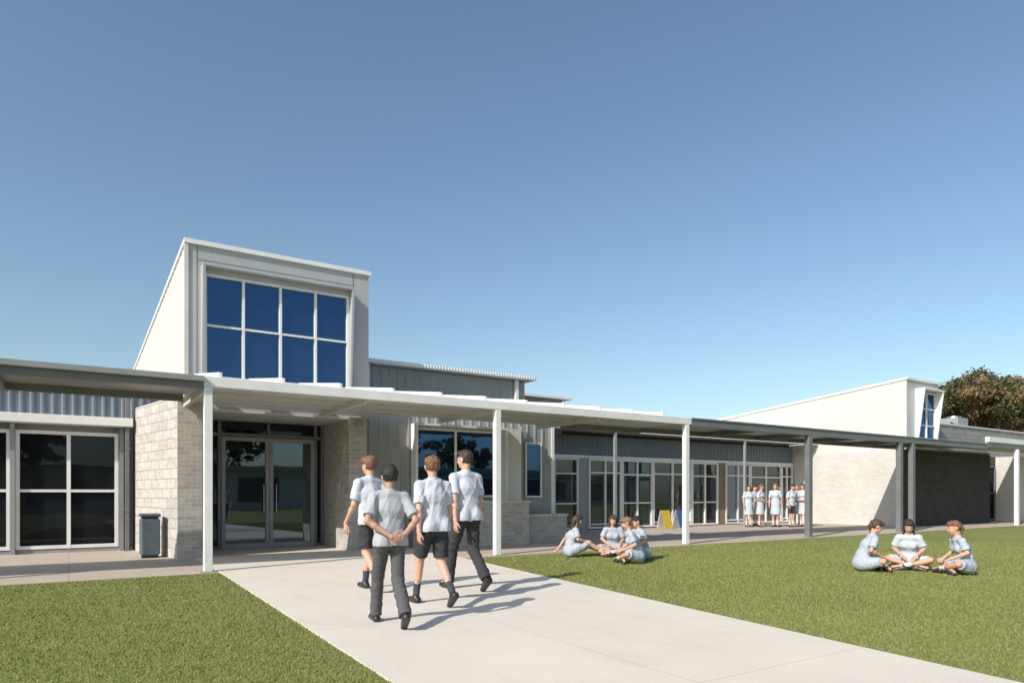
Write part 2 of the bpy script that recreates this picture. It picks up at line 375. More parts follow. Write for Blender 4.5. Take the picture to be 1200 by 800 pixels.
box('bracket',[(10.135,10.235,15.16,15.25,1.9,1.93)],m_steel,dp)

# ------------------------------------------------------------------ classroom wing
K=empty('classroom_building',(19,19,0),'long classroom block with white framed glazing under blue-grey band','building')
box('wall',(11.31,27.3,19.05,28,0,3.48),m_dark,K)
ribbed('wall_cladding','x',18.99,11.32,27.4,2.66,3.36,m_bluegrey,K,.19,.025,.35,.03)
box('eave_roof',(11.32,27.42,17.85,28,3.485,3.54),m_midgrey,K)
box('gutter',(11.32,27.43,17.74,17.845,3.42,3.55),m_white,K,.006)
box('glazing_head',(11.32,27.4,18.9,19.04,2.56,2.655),m_white,K)
x=11.4; i=0
while x<27.0:
    wd=1.55 if i%3!=1 else 2.1
    x1=min(x+wd,27.35)
    if i%4==2:
        box('wall_panel',(x,x+.42,18.93,19.04,0,2.555),m_orangeb if i==6 else m_lightclad,K); x+=.44; x1=min(x+wd,27.35)
    nm='window' if i%2 else 'glazed_door'
    window(K,x,x1,.04,2.55,18.99,2,3,m_white,m_glassr if i%3 else m_glassc,.065,.09,name=nm,zs=[.04,.95,2.0,2.55] if i%2 else [.04,.2,2.05,2.55])
    x=x1+.03; i+=1
box('eave_post',[(15.75,15.85,17.76,17.84,0,3.415),(22.6,22.68,17.76,17.84,0,3.415)],m_midgrey,K)
# ------------------------------------------------------------------ hall building
Hh=empty('school_hall_building',(29,14,0),'cream clad sports hall with sloping roof above pale and charcoal brick','building')
hz=lambda y:5.82-(y-14)*.088
prism_x('wall',[(14,3.05),(28,3.05),(28,hz(28)),(14,hz(14))],27.52,30.0,m_front,Hh)
ribbed('side_cladding','y',27.515,14.0,28,3.05,lambda y:hz(y)-.02,m_cream,Hh,.42,.012,.12,.012)
prism_x('roof_capping',[(13.95,hz(14)-.05),(28,hz(28)-.05),(28,hz(28)+.04),(13.95,hz(14)+.04)],27.47,30.06,m_white,Hh)
box('cream_brick_wall',(27.45,28.4,14.3,28,0,3.045),m_wbrick,Hh)
box('charcoal_brick_wall',(27.44,34.6,13.98,14.29,0,3.04),m_dbrick,Hh)
window(Hh,28.2,29.6,3.35,5.35,13.99,2,3,m_white,m_glassb,.06,.08)
hood(Hh,28.19,29.61,3.35,5.4,13.995,.38,.12,.06)
box('upper_block_wall',(30.01,46,15.0,26,3.05,4.35),m_gbrick,Hh)
box('parapet_capping',(30.0,46.1,14.95,26,4.352,4.42),m_wbrick,Hh)
box('flat_roof',(30.01,34.6,14.0,15,3.045,3.12),m_midgrey,Hh)
box('recess_wall',(34.61,37.2,14.8,15,0,3.04),m_dark,Hh)
window(Hh,34.9,37.0,.05,2.6,14.79,3,2,m_greysteel,m_glassd,.06,.08)
box('cream_brick_wall',(37.21,46,14.0,15,0,3.04),m_wbrick,Hh)
for i,x in enumerate((30.9,32.3,36.2)):
    ac=empty('air_conditioner',(x,16.4,4.42),'grey rooftop air conditioning unit on the hall roof','air conditioner','rooftop air conditioners')
    box('casing',(x,x+1.05,16.0,16.8,4.43,5.0),m_midgrey,ac,.02)
    tubeobj('fan_cowl',[(x+.5,16.4,5.0),(x+.5,16.4,5.1)],[.32,.3],m_steel,ac,20)
    tubeobj('pipe',[(x-.1,16.1,4.45),(x-.1,16.1,4.75),(x-.1,16.3,4.85),(x+.02,16.3,4.85)],[.04]*4,m_steel,ac,8)

# ------------------------------------------------------------------ covered walkway
Wk=empty('covered_walkway',(5,12.2,0),'long white steel covered walkway with slim posts and roof fins','walkway')
box('fascia',(1.86,13.36,12.14,12.27,3.06,3.23),m_white,Wk,.006)
box('fascia',(-14,1.855,12.145,12.265,3.02,3.19),m_greysteel,Wk,.006)
box('gutter',(-14,1.855,12.05,12.14,3.13,3.22),m_midgrey,Wk,.006)
box('roof_sheet',[(-14,1.8,12.268,13.7,3.10,3.17)],m_midgrey,Wk)
box('roof_sheet',[(1.801,10.6,12.275,14.86,3.12,3.19),(10.601,13.36,12.275,14.0,3.12,3.19)],m_soffit,Wk)
box('rear_beam',[(-14,1.75,13.705,13.78,2.98,3.18),(10.62,13.36,14.005,14.08,2.98,3.18)],m_greysteel,Wk)
for x in (-9.2,-3.6,1.93,7.55,13.22):
    box('post',(x-.065,x+.065,12.14,12.27,.0,3.055),m_white,Wk,.006)
    box('base_plate',(x-.11,x+.11,12.09,12.32,.009,.022),m_midgrey,Wk)
for x in (-9.2,-6.4,-3.6,-.9): box('rafter',(x-.04,x+.04,12.27,13.70,2.98,3.098),m_greysteel,Wk)
for x in (1.93,4.7,7.55,10.4): box('rafter',(x-.04,x+.04,12.28,14.8,3.0,3.118),m_soffit,Wk)
for y in (13.1,14.0): box('purlin',(1.99,10.35,y,y+.05,3.06,3.117),m_soffit,Wk)
x=2.1
while x<13.2:
    yb=14.85 if x<10.6 else 14.3
    prism_x('roof_fin',[(12.2,3.232),(yb,3.232),(yb,3.232+.17*(yb-12.2)),(12.2,3.32)],x,x+.05,m_white,Wk)
    x+=1.03
Wk2=empty('covered_walkway',(21,12.2,0),'grey steel covered walkway with thick dark posts','walkway')
box('fascia',(13.365,29.88,12.15,12.28,3.02,3.21),m_greysteel,Wk2,.006)  # steel tone darker than the white fascia, painting this stretch as unlit
box('roof_sheet',(13.37,29.88,12.283,13.97,3.13,3.19),m_midgrey,Wk2)
box('rear_beam',(13.37,27.3,13.975,14.05,3.0,3.18),m_greysteel,Wk2)
box('top_flashing',(13.365,29.88,12.12,12.30,3.213,3.24),m_midgrey,Wk2)
for x in (18.45,23.55,24.35):
    box('post',(x-.085,x+.085,12.14,12.30,0,3.015),m_greysteel,Wk2,.006)
for x in (16,18.45,21,23.55,26): box('rafter',(x-.04,x+.04,12.29,13.96,3.0,3.128),m_greysteel,Wk2)
Wk3=empty('covered_walkway',(36,12.2,0),'short walkway canopy with white gutter and post by the hall','walkway')
box('gutter',(29.9,46,12.1,12.25,3.30,3.5),m_white,Wk3,.006)
box('roof_sheet',(29.885,46,12.26,13.95,3.20,3.26),m_soffit,Wk3)
box('fascia',(29.9,46,12.18,12.25,3.12,3.295),m_midgrey,Wk3)
for x in (32.6,39): box('post',(x-.08,x+.08,12.13,12.27,0,3.1),m_white,Wk3,.006)

# ------------------------------------------------------------------ small things
b=empty('litter_bin',(1.38,15.6,0),'blue-grey rectangular litter bin beside rough block pier','bin')
prism_z('body',[(1.2,15.4),(1.55,15.4),(1.55,15.75),(1.2,15.75)],.06,.80,m_bin,b).modifiers.new('b','BEVEL').width=.03
box('lid',(1.185,1.565,15.385,15.765,.83,.90),m_bin,b,.03)
box('opening',(1.23,1.52,15.42,15.73,.80,.83),m_black,b)
box('base',(1.23,1.52,15.43,15.72,0.009,.06),m_black,b)
def aframe(x,y,mat,lab):
    e=empty('sandwich_board',(x,y,0),lab,'sign','sandwich boards outside classrooms')
    for s,mm in ((-1,mat),(1,m_white)):
        V=[(x-.2,y+s*.2,.01),(x+.2,y+s*.2,.01),(x+.2,y+s*.02,.68),(x-.2,y+s*.02,.68)]
        V+=[(a,bb+s*.02,c) for a,bb,c in V]
        F=[(0,1,2,3),(7,6,5,4),(0,4,5,1),(1,5,6,2),(2,6,7,3),(3,7,4,0)]
        mesh_obj('board',V,F,mm,e)
    box('hinge',(x-.15,x+.15,y-.03,y+.03,.685,.70),m_black,e)
aframe(18.6,18.2,m_yellow,'yellow sandwich board standing outside the classrooms')
aframe(19.6,18.4,m_blue,'blue sandwich board standing outside the classrooms')

# ------------------------------------------------------------------ opposite side (seen in glass reflections)
O=empty('school_block_building',(10,-24,0),'low pale school block facing the courtyard','building')
box('wall',(-25,60,-34,-24,0,3.1),m_wbrick,O)
box('roof',(-25.5,60.5,-34.5,-23.0,3.1,3.5),m_midgrey,O)
for i in range(12):
    xx=-22+i*6.6
    box('window',(xx,xx+3.4,-23.99,-23.94,.6,2.6),m_dark,O)

def tree(x,y,h,cr,cz,lab,mats,nclu=170,per=110,seed=1,leafs=.16,flat=.55):
    r=np.random.default_rng(seed)
    e=empty('tree',(x,y,0),lab,'tree')
    V=[];F=[]
    tube(V,F,[(x,y,0),(x+.1,y,h*.25),(x-.1,y+.1,h*.45),(x,y,h*.6)],[.35,.28,.22,.15],10)
    lobes=[]
    for i in range(9):
        a=i*2.4+r.uniform(-.3,.3); rr=cr*r.uniform(.35,.75)
        end=np.array([x+math.cos(a)*rr,y+math.sin(a)*rr,cz+r.uniform(-.35,.45)*cr*flat])
        tube(V,F,[(x,y,h*.42),((x+end[0])/2,(y+end[1])/2,(h*.45+end[2])/2+.3),tuple(end)],[.14,.09,.03],6)
        lobes.append((end,cr*r.uniform(.32,.5)))
    lobes.append((np.array([x,y,cz+cr*flat*.5]),cr*.45))
    mesh_obj('trunk',V,F,m_bark,e)
    VV=[];mi=[]
    for c in range(nclu):
        lc,lr=lobes[r.integers(len(lobes))]
        d=r.normal(size=3); d/=np.linalg.norm(d)
        cc=lc+d*np.array([1,1,flat])*lr*r.uniform(.6,1.1)
        n=per; pts=cc+r.normal(size=(n,3))*np.array([.30,.30,.2])*cr*.18
        A=r.normal(size=(n,3)); A/=np.linalg.norm(A,axis=1)[:,None]
        B=r.normal(size=(n,3)); B-=A*(A*B).sum(1)[:,None]; B/=np.linalg.norm(B,axis=1)[:,None]
        s=leafs*r.uniform(.6,1.3,(n,1))
        q=np.stack([pts-A*s,pts+B*s*.45,pts+A*s,pts-B*s*.45],1)
        VV.append(q.reshape(-1,3)); mi+= [int(r.random()<.38)]*n
    VV=np.concatenate(VV)
    o=np_mesh('crown',VV,np.arange(len(VV)).reshape(-1,4),mats[0],None); o.data.materials.append(mats[1])
    o.data.polygons.foreach_set('material_index',np.array(mi,np.int32)); attach(o,e)
tree(69.5,28.5,9,6.2,9.2,'spreading olive and rust coloured tree behind the hall roof',(m_leaf,m_leaf2),330,130,3)
tree(80,27,9,6.0,9.0,'spreading olive tree beyond the school roof',(m_leaf,m_leaf2),300,110,5)
for i,(tx,ty) in enumerate(((-5,-45),(14,-48),(30,-44),(44,-50))):
    tree(tx,ty,8,5.0,6.5,'broad green tree beyond the opposite school block',(m_leaf,m_leaf),90,60,20+i,.28,.7)

# ================================================================== people
class Field:
    def __init__(s,lo,hi,h):
        s.lo=np.array(lo,float); s.h=h; s.n=np.ceil((np.array(hi)-s.lo)/h).astype(int)+1
        s.f=np.full(s.n,.5,np.float32); s.ax=[(s.lo[i]+h*np.arange(s.n[i])).astype(np.float32) for i in range(3)]
    def reg(s,lo,hi):
        a=np.clip(((np.array(lo)-s.lo)/s.h).astype(int),0,s.n-1); b=np.clip(((np.array(hi)-s.lo)/s.h).astype(int)+2,1,s.n)
        sl=tuple(slice(int(a[i]),int(max(b[i],a[i]+1))) for i in range(3))
        return sl,s.ax[0][sl[0]][:,None,None],s.ax[1][sl[1]][None,:,None],s.ax[2][sl[2]][None,None,:]
    def put(s,sl,d,k,sub):
        f=s.f[sl]
        if sub:
            d=-d; h=np.maximum(k-np.abs(f-d),0)/k; s.f[sl]=np.maximum(f,d)+h*h*k*.25
        else:
            h=np.maximum(k-np.abs(f-d),0)/k; s.f[sl]=np.minimum(f,d)-h*h*k*.25
    def cone(s,a,b,ra,rb,k=.02,u=None,e=1.,cut=False,cuta=False,sub=False):
        a=np.array(a,float);b=np.array(b,float); r=max(ra,rb)*max(e,1)+k+.02
        sl,X,Y,Z=s.reg(np.minimum(a,b)-r,np.maximum(a,b)+r)
        d=b-a; L2=float(d@d)+1e-9; L=math.sqrt(L2)
        px=X-a[0];py=Y-a[1];pz=Z-a[2]
        tt=(px*d[0]+py*d[1]+pz*d[2])/L2; t=np.clip(tt,0,1)
        vx=px-t*d[0];vy=py-t*d[1];vz=pz-t*d[2]
        if u is not None:
            u=np.array(u,float);u/=np.linalg.norm(u)
            w=(vx*u[0]+vy*u[1]+vz*u[2])*(1-1/e); vx=vx-w*u[0];vy=vy-w*u[1];vz=vz-w*u[2]
        D=np.sqrt(vx*vx+vy*vy+vz*vz)-(ra+(rb-ra)*t)
        if cut: D=np.maximum(D,(tt-1)*L)
        if cuta: D=np.maximum(D,-tt*L)
        s.put(sl,D.astype(np.float32),k,sub)
    def ell(s,c,rad,R=None,k=.02,sub=False):
        c=np.array(c,float); R=np.eye(3) if R is None else R; r=max(rad)+k+.02
        sl,X,Y,Z=s.reg(c-r,c+r); px=X-c[0];py=Y-c[1];pz=Z-c[2]
        q=[(px*R[0,i]+py*R[1,i]+pz*R[2,i])/rad[i] for i in range(3)]
        m=np.sqrt(q[0]**2+q[1]**2+q[2]**2)
        s.put(sl,((m-1)*min(rad)*1.15).astype(np.float32),k,sub)
    def near(s,stretch):
        idx=np.nonzero(np.abs(s.f)<.035)
        return idx,np.stack([s.ax[i][idx[i]]*stretch[i] for i in range(3)],1)
    def noise(s,amp,freq,seed,stretch=(1,1,1)):
        idx,P=s.near(stretch)
        r=np.random.default_rng(seed); v=0
        for i in range(6):
            d=r.normal(size=3); d*=freq*r.uniform(.6,1.7)/np.linalg.norm(d)
            q=P@d+r.uniform(0,6); v=v+np.sin(q+1.3*np.sin(P@np.roll(d,1)*.6))
        s.f[idx]+=(amp*v/3).astype(np.float32)
    def crease(s,amp,freq,seed,stretch=(1,1,1)):
        # outward cloth folds
        idx,P=s.near(stretch)
        r=np.random.default_rng(seed); v=0
        for i in range(4):
            d=r.normal(size=3); d*=freq*r.uniform(.7,1.4)/np.linalg.norm(d)
            q=P@d+r.uniform(0,6)+1.8*np.sin(P@np.roll(d,1)*.45+i)
            m=.5+.5*np.sin(P@np.roll(d,2)*.35+r.uniform(0,6))
            v=v+(1-np.abs(np.sin(q)))**2*m
        s.f[idx]-=(amp*np.minimum(v,1.6)).astype(np.float32)
    def plane(s,p,n):
        n=np.array(n,float);n/=np.linalg.norm(n)
        D=(s.ax[0][:,None,None]-p[0])*n[0]+(s.ax[1][None,:,None]-p[1])*n[1]+(s.ax[2][None,None,:]-p[2])*n[2]
        s.f=np.maximum(s.f,D.astype(np.float32))
    def mesh(s):
        f=s.f; f[0]=f[-1]=.5; f[:,0]=f[:,-1]=.5; f[:,:,0]=f[:,:,-1]=.5
        S=f<0
        c=np.zeros(tuple(np.array(f.shape)-1),np.int8)
        sls=[(slice(0,-1),slice(1,None))]*3
        for i in (0,1):
            for j in (0,1):
                for k in (0,1): c+=S[sls[0][i],sls[1][j],sls[2][k]]
        act=(c>0)&(c<8); I=np.argwhere(act); idx=np.full(c.shape,-1,np.int32); idx[act]=np.arange(len(I))
        pos=np.zeros((len(I),3),np.float32); cnt=np.zeros(len(I),np.float32)
        val={}
        for i in (0,1):
            for j in (0,1):
                for k in (0,1): val[(i,j,k)]=f[I[:,0]+i,I[:,1]+j,I[:,2]+k]
        for a in val:
            for axn in range(3):
                if a[axn]==0:
                    b=list(a); b[axn]=1; b=tuple(b); fa=val[a];fb=val[b]; cr=(fa<0)!=(fb<0)
                    t=np.where(cr,fa/np.where(cr,fa-fb,1),0)
                    p=np.array(a,np.float32)[None,:].repeat(len(I),0); p[:,axn]+=t
                    pos+=p*cr[:,None]; cnt+=cr
        pos=(I+pos/cnt[:,None])*s.h+s.lo
        F=[]
        for axn in range(3):
            o=[(1,2),(2,0),(0,1)][axn]
            sa=[slice(1,-1)]*3; sa[axn]=slice(0,-1); sb=list(sa); sb[axn]=slice(1,None)
            A=S[tuple(sa)];B=S[tuple(sb)]
            E=np.argwhere(A!=B); base=E.copy(); base[:,o[0]]+=1; base[:,o[1]]+=1
            ins=A[E[:,0],E[:,1],E[:,2]]
            qs=[]
            for (du,dv) in ((-1,-1),(0,-1),(0,0),(-1,0)):
                q=base.copy(); q[:,o[0]]+=du; q[:,o[1]]+=dv; qs.append(idx[q[:,0],q[:,1],q[:,2]])
            Q=np.stack(qs,1); Q[~ins]=Q[~ins][:,::-1]; F.append(Q)
        F=np.concatenate(F); F=F[(F>=0).all(1)]
        return pos.astype(np.float32),F

def skinmat(name,c):
    m,nt,b=newmat(name)
    at=nt.nodes.new('ShaderNodeAttribute'); at.attribute_name='tint'
    tc=nt.nodes.new('ShaderNodeTexCoord').outputs['Object']; n=noise(nt,tc,30,3)
    col=mixc(nt,ramp(nt,n.outputs[0],.3,.7),c,(c[0]*.88,c[1]*.8,c[2]*.77))
    nt.links.new(mixc(nt,1.0,col,at.outputs['Color'],'MULTIPLY'),b.inputs['Base Color'])
    b.inputs['Roughness'].default_value=.55
    return m
def cloth(name,c1,c2,kind='plain',scale=60,rough=.85):
    m,nt,b=newmat(name)
    tc=nt.nodes.new('ShaderNodeTexCoord').outputs['Object']
    n=noise(nt,tc,9,4)
    base=mixc(nt,ramp(nt,n.outputs[0],.3,.7),c1,tuple(x*.9 for x in c1))
    if kind!='plain':
        fs=[]
        for d in (('X','Z') if kind=='check' else ('X',)):
            wv=nt.nodes.new('ShaderNodeTexWave'); wv.bands_direction=d; wv.inputs['Scale'].default_value=scale; wv.inputs['Distortion'].default_value=0
            nt.links.new(tc,wv.inputs['Vector']); fs.append(wv.outputs['Fac'])
        for f in fs:
            g=nt.nodes.new('ShaderNodeMath'); g.operation='MULTIPLY'; g.inputs[1].default_value=.6; nt.links.new(f,g.inputs[0])
            base=mixc(nt,g.outputs[0],base,c2)
    nt.links.new(base,b.inputs['Base Color']); b.inputs['Roughness'].default_value=rough; b.inputs['Specular IOR Level'].default_value=.15
    bp=nt.nodes.new('ShaderNodeBump'); bp.inputs['Strength'].default_value=.35; bp.inputs['Distance'].default_value=.008
    n2=noise(nt,tc,14,3,.5); nt.links.new(n2.outputs[0],bp.inputs['Height']); nt.links.new(bp.outputs[0],b.inputs['Normal'])
    return m
sk_l=skinmat('fair_skin',(.60,.36,.26)); sk_m=skinmat('tan_skin',(.46,.27,.185))
c_shirt=cloth('pale_blue_shirt',(.62,.635,.67),(.42,.45,.53),'check',20)
c_shirtg=cloth('grey_check_shirt',(.50,.51,.53),(.28,.30,.335),'check',20)
c_dress=cloth('blue_check_dress',(.57,.59,.63),(.24,.30,.38),'check',11)
c_dress2=cloth('pale_blue_dress',(.60,.63,.66),(.38,.45,.52),'check',11)
c_char=cloth('charcoal_cloth',(.048,.049,.053),(.04,.04,.04))
c_grey=cloth('grey_cloth',(.10,.10,.103),(.04,.04,.04))
c_shoe=M('black_leather',(.018,.018,.018),(.03,.03,.03),8,.4)
c_sockw=cloth('white_sock',(.6,.6,.58),(.5,.5,.5)); c_sockd=cloth('dark_sock',(.06,.07,.09),(.05,.05,.05))
def hairmat(n,c):
    m,nt,b=newmat(n); tc=nt.nodes.new('ShaderNodeTexCoord').outputs['Object']
    n1=noise(nt,stretch(nt,tc,(1,1,.35)),95,4,.7); n0=noise(nt,tc,14,3)
    col=mixc(nt,ramp(nt,n1.outputs[0],.35,.65),c,tuple(x*.35 for x in c)); col=mixc(nt,.5,col,n0.outputs[0],'OVERLAY')
    nt.links.new(col,b.inputs['Base Color']); b.inputs['Roughness'].default_value=.5
    bp=nt.nodes.new('ShaderNodeBump'); bp.inputs['Strength'].default_value=.9; bp.inputs['Distance'].default_value=.01
    nt.links.new(n1.outputs[0],bp.inputs['Height']); nt.links.new(bp.outputs[0],b.inputs['Normal']); return m
h_black=hairmat('black_hair',(.025,.02,.018)); h_brown=hairmat('brown_hair',(.11,.06,.035)); h_auburn=hairmat('auburn_hair',(.26,.12,.055)); h_dkb=hairmat('dark_brown_hair',(.055,.035,.024)); h_blond=hairmat('blond_hair',(.32,.20,.10))

def nrm(v): v=np.array(v,float); return v/np.linalg.norm(v)
def Rm(yaw,pitch,roll=0):
    return np.array(Matrix.Rotation(yaw,3,'Z')@Matrix.Rotation(pitch,3,'X')@Matrix.Rotation(roll,3,'Y'))
A=lambda *v:np.array(v,float)

def person(loc,heading,height,pose,outfit,label,h=.006,seed=0,group=None):
    e=empty('person',loc,label,'person',group); e.rotation_euler=(0,0,heading); s=height/1.75; e.scale=(s,s,s)
    J=pose; pts=np.array([J[k] for k in ('P','W','C','N','Hd')]+list(J['hip'])+list(J['kn'])+list(J['an'])+list(J['el'])+list(J['wr']))
    lo=pts.min(0)-.26; hi=pts.max(0)+.26
    u=nrm(J['u']); P,W,Cc,N,Hd=[A(*J[k]) for k in ('P','W','C','N','Hd')]; R=J['R']; g=outfit.get('girth',1.0)
    fw=nrm(np.cross(nrm(N-P),u)); up=nrm(N-P)
    if fw@R[:,1]<0: fw=-fw
    hp=lambda x,y,z: Hd+R@A(x,y,z)
    fem=outfit.get('fem',False)
    F=Field(lo,hi,h)
    F.cone(P,W,.100*g,.088*g,.04,u,1.42); F.cone(W,Cc,.088*g,.102*g,.05,u,1.36); F.cone(Cc,N-up*.07,.100*g,.056,.04,u,1.4)
    for i in (0,1):
        sh=A(*J['sh'][i]);el=A(*J['el'][i]);wr=A(*J['wr'][i]); hip=A(*J['hip'][i]);kn=A(*J['kn'][i]);an=A(*J['an'][i]);toe=nrm(J['toe'][i])
        F.cone(N-up*.035,sh,.038,.042,.03); F.cone(sh,el,.044*g,.037*g,.02); F.cone(el,el+(wr-el)*.3,.036*g,.037*g,.02); F.cone(el+(wr-el)*.3,wr,.036*g,.024,.02)
        hd,hn,curl=J['hand'][i]; hd=nrm(hd); hn=nrm(hn-hd*(hn@hd)); ha=np.cross(hn,hd)*(1 if J.get('thumb',(1,1))[i]>0 else -1)
        F.cone(wr,wr+hd*.03,.023,.018,.015,ha,1.3); F.cone(wr+hd*.03,wr+hd*.082,.015,.013,.012,ha,2.4)
        for q,(off,ln) in enumerate(((.031,.068),(.0105,.078),(-.0105,.072),(-.031,.056))):
            p=wr+hd*.088+ha*off; ang=curl*.6; r0=.0085
            for sgm in (.45,.32,.23):
                dd=hd*math.cos(ang)+hn*math.sin(ang)+ha*off*1.8; q2=p+dd*ln*sgm
                F.cone(p,q2,r0,r0*.93,.003); p=q2; ang+=curl; r0*=.93
        tb=wr+hd*.03+ha*.026; td=nrm(hd*.75+ha*.6+hn*.35); t2=tb+td*.042; td2=nrm(hd*.95+ha*.2+hn*.4)
        F.cone(tb,t2,.014,.0115,.01); F.cone(t2,t2+td2*.032,.0115,.009,.005)
        F.cone(hip,kn,.082*g,.055*g,.04); sd=nrm(an-kn); back=-nrm(toe-sd*(toe@sd)+1e-6)
        F.cone(kn,an,.048*g,.033,.03); F.cone(kn+(an-kn)*.15+back*.014,kn+(an-kn)*.5+back*.016,.044*g,.037*g,.03)
        F.ell(hip-fw*.04-up*.02,(.08*g,.075*g,.085*g),None,.04)
        F.cone(an,an+toe*.13+sd*.035,.034,.024,.02)
    F.cone(N-up*.03,hp(0,-.02,-.06),.053,.050,.03)
    F.ell(hp(0,-.012,.03),(.075,.094,.084),R,.02); F.ell(hp(0,.018,-.03),(.060,.070,.082),R,.02); F.ell(hp(0,.052,-.085),(.028,.026,.020),R,.025)
    F.cone(hp(0,.084,.008),hp(0,.104,-.028),.007,.012,.012); F.cone(hp(-.032,.074,.024),hp(.032,.074,.024),.009,.009,.014)
    for q in (-1,1):
        F.ell(hp(q*.080,-.008,-.008),(.012,.022,.033),R,.006); F.ell(hp(q*.030,.096,.004),(.015,.012,.009),R,.01,True); F.ell(hp(q*.030,.077,.004),(.012,.012,.011),R,.004)
        F.ell(hp(q*.035,.055,-.035),(.022,.022,.022),R,.02)
    F.cone(hp(-.018,.083,-.056),hp(.018,.083,-.056),.007,.007,.006)
    V,Q=F.mesh()
    body=np_mesh('body',V,Q,outfit['skin'],e,True)
    loc_=(V-Hd)@R; tint=np.ones((len(V),4),np.float32)
    for q in (-1,1):
        d=np.linalg.norm((loc_-A(q*.030,.086,.004))*A(1,.6,1.5),axis=1); tint[d<.016,:3]=(1.2,1.5,1.7); tint[d<.008,:3]=(.06,.08,.1)
        d=np.linalg.norm((loc_-A(q*.032,.088,.024))*A(.5,.6,2.2),axis=1); tint[d<.011,:3]=(.3,.25,.25)
    d=np.linalg.norm((loc_-A(0,.088,-.056))*A(.45,.6,1.4),axis=1); tint[d<.010,:3]=(.85,.5,.5)
    ca=body.data.color_attributes.new('tint','FLOAT_COLOR','POINT'); ca.data.foreach_set('color',tint.ravel())
    # hair
    F=Field(Hd-.36,Hd+.2,h); hs=outfit.get('hairstyle','short')
    vol=outfit.get('hairvol',0)
    F.ell(hp(0,-.020,.042),(.080+vol,.095+vol,.080+vol),R,.01)
    F.ell(hp(0,-.045,.0),(.071+vol*.7,.059+vol*.6,.072),R,.03)
    F.ell(hp(0,.05,.085),(.06,.045,.026+vol),R,.03)
    if hs=='short':
        for q in (-1,1): F.ell(hp(q*.082,.030,-.020),(.035,.036,.050),R,.012,True)
        F.ell(hp(0,-.08,-.105),(.09,.07,.055),R,.02,True)
    F.ell(hp(0,.105,-.03),(.066,.062,.088),R,.012,True)
    F.noise(.004,90,seed+1); F.crease(.005,60,seed+2,(1,1,.6))
    if hs=='ponytail':
        p0=hp(0,-.112,.045); p1=p0-fw*.035-A(0,0,.09); p2=p1+fw*.01-A(0,0,.13)
        F.ell(p0,(.024,.024,.024),R,.015); F.cone(p0,p1,.021,.030,.01); F.cone(p1,p2,.030,.010,.02)
    if hs=='long':
        dn=A(0,0,-1)
        F.cone(hp(-.03,-.07,-.02),hp(-.04,-.075,-.06)+dn*.16-fw*.02,.05,.03,.03); F.cone(hp(.03,-.07,-.02),hp(.04,-.075,-.06)+dn*.16-fw*.02,.05,.03,.03); F.cone(hp(0,-.075,-.02),hp(0,-.08,-.06)+dn*.20-fw*.03,.055,.035,.04)
        for q in (-1,1): F.cone(hp(q*.078,-.01,.02),hp(q*.080,.0,-.06)+dn*.10,.02,.018,.02)
    if hs=='bun': F.ell(hp(0,-.12,.06),(.036,.034,.036),R,.01)
    F.noise(.002,240,seed+5)
    V,Q=F.mesh(); np_mesh('hair',V,Q,outfit['hair'],e,True)
    # top
    top=outfit['top']; F=Field(lo,hi,h)
    if top!='dress':
        hem=P-up*outfit.get('hem',.07)
        F.cone(W,hem-up*.03,.110*g,.126*g,.03,u,1.36); F.cone(W,Cc,.110*g,.119*g,.05,u,1.36)
        for i in (0,1): F.ell(A(*J['hip'][i])-fw*.055-up*.01,(.106*g,.106*g,.13*g),None,.04)
        F.plane(hem,-up)
    else:
        F.cone(W,P,.102*g,.120*g,.03,u,1.38); F.cone(W,Cc,.102*g,.117*g,.05,u,1.34)
    F.cone(Cc,N-up*.065,.118*g,.074,.05,u,1.48)
    for i in (0,1):
        sh=A(*J['sh'][i]);el=A(*J['el'][i])
        F.cone(N-up*.035,sh-up*.005,.050,.053,.035)
        F.cone(sh-up*.005,sh+(el-sh)*.76,.054,.062,.02,cut=True)
    if fem:
        for q in (-1,1): F.ell(Cc+u*q*.065+fw*.085+up*.01,(.055,.05,.055),None,.04)
    if top=='dress':
        if J['sit']:
            for i in (0,1):
                hip=A(*J['hip'][i]);kn=A(*J['kn'][i]); F.cone(P,hip+(kn-hip)*.35,.120,.100,.06); F.cone(hip,hip+(kn-hip)*.90,.108,.076,.05,cut=True)
            lap=(A(*J['kn'][0])+A(*J['kn'][1]))/2; F.cone(P,P+(lap-P)*.6,.10,.05,.06,u,1.8)
        else:
            F.cone(P+up*.05,P-up*.42,.112,.155,.05,u,1.25,cut=True)
    F.noise(.0025,20,seed+3,(1,1,.6)); F.crease(.006,17,seed+4,(1,1,.5)); F.crease(.0035,40,seed+6,(1,1,.8))
    F.cone(N-up*.055,N+up*.030-fw*.006,.070,.060,.006,cut=True)
    F.cone(N+up*.005,N+up*.09,.0535,.0535,.003,sub=True)
    if J['sit']: F.plane(A(0,0,.012),A(0,0,-1))
    V,Q=F.mesh(); np_mesh('dress' if top=='dress' else 'shirt',V,Q,outfit['topmat'],e,True)
    bt=outfit.get('bottom')
    if bt:
        F=Field(lo,hi,h)
        F.cone(P+up*.06,P,.100*g,.104*g,.03,u,1.36)
        for i in (0,1):
            hip=A(*J['hip'][i]);kn=A(*J['kn'][i]);an=A(*J['an'][i])
            F.ell(hip-fw*.045-up*.03,(.088*g,.084*g,.09*g),None,.04)
            if bt=='shorts': F.cone(hip-up*.03,hip+(kn-hip)*.86,.090*g,.084*g,.02,cut=True)
            else:
                F.cone(hip-up*.03,kn,.088*g,.070*g,.02); F.cone(kn,kn+(an-kn)*.99,.069*g,.064*g,.02,cut=True)
        F.noise(.003,20,seed+8,(1,1,.6)); F.crease(.007,17,seed+9,(.8,.8,1.2)); F.crease(.004,36,seed+10,(.8,.8,1.3))
        if J['sit']: F.plane(A(0,0,.012),A(0,0,-1))
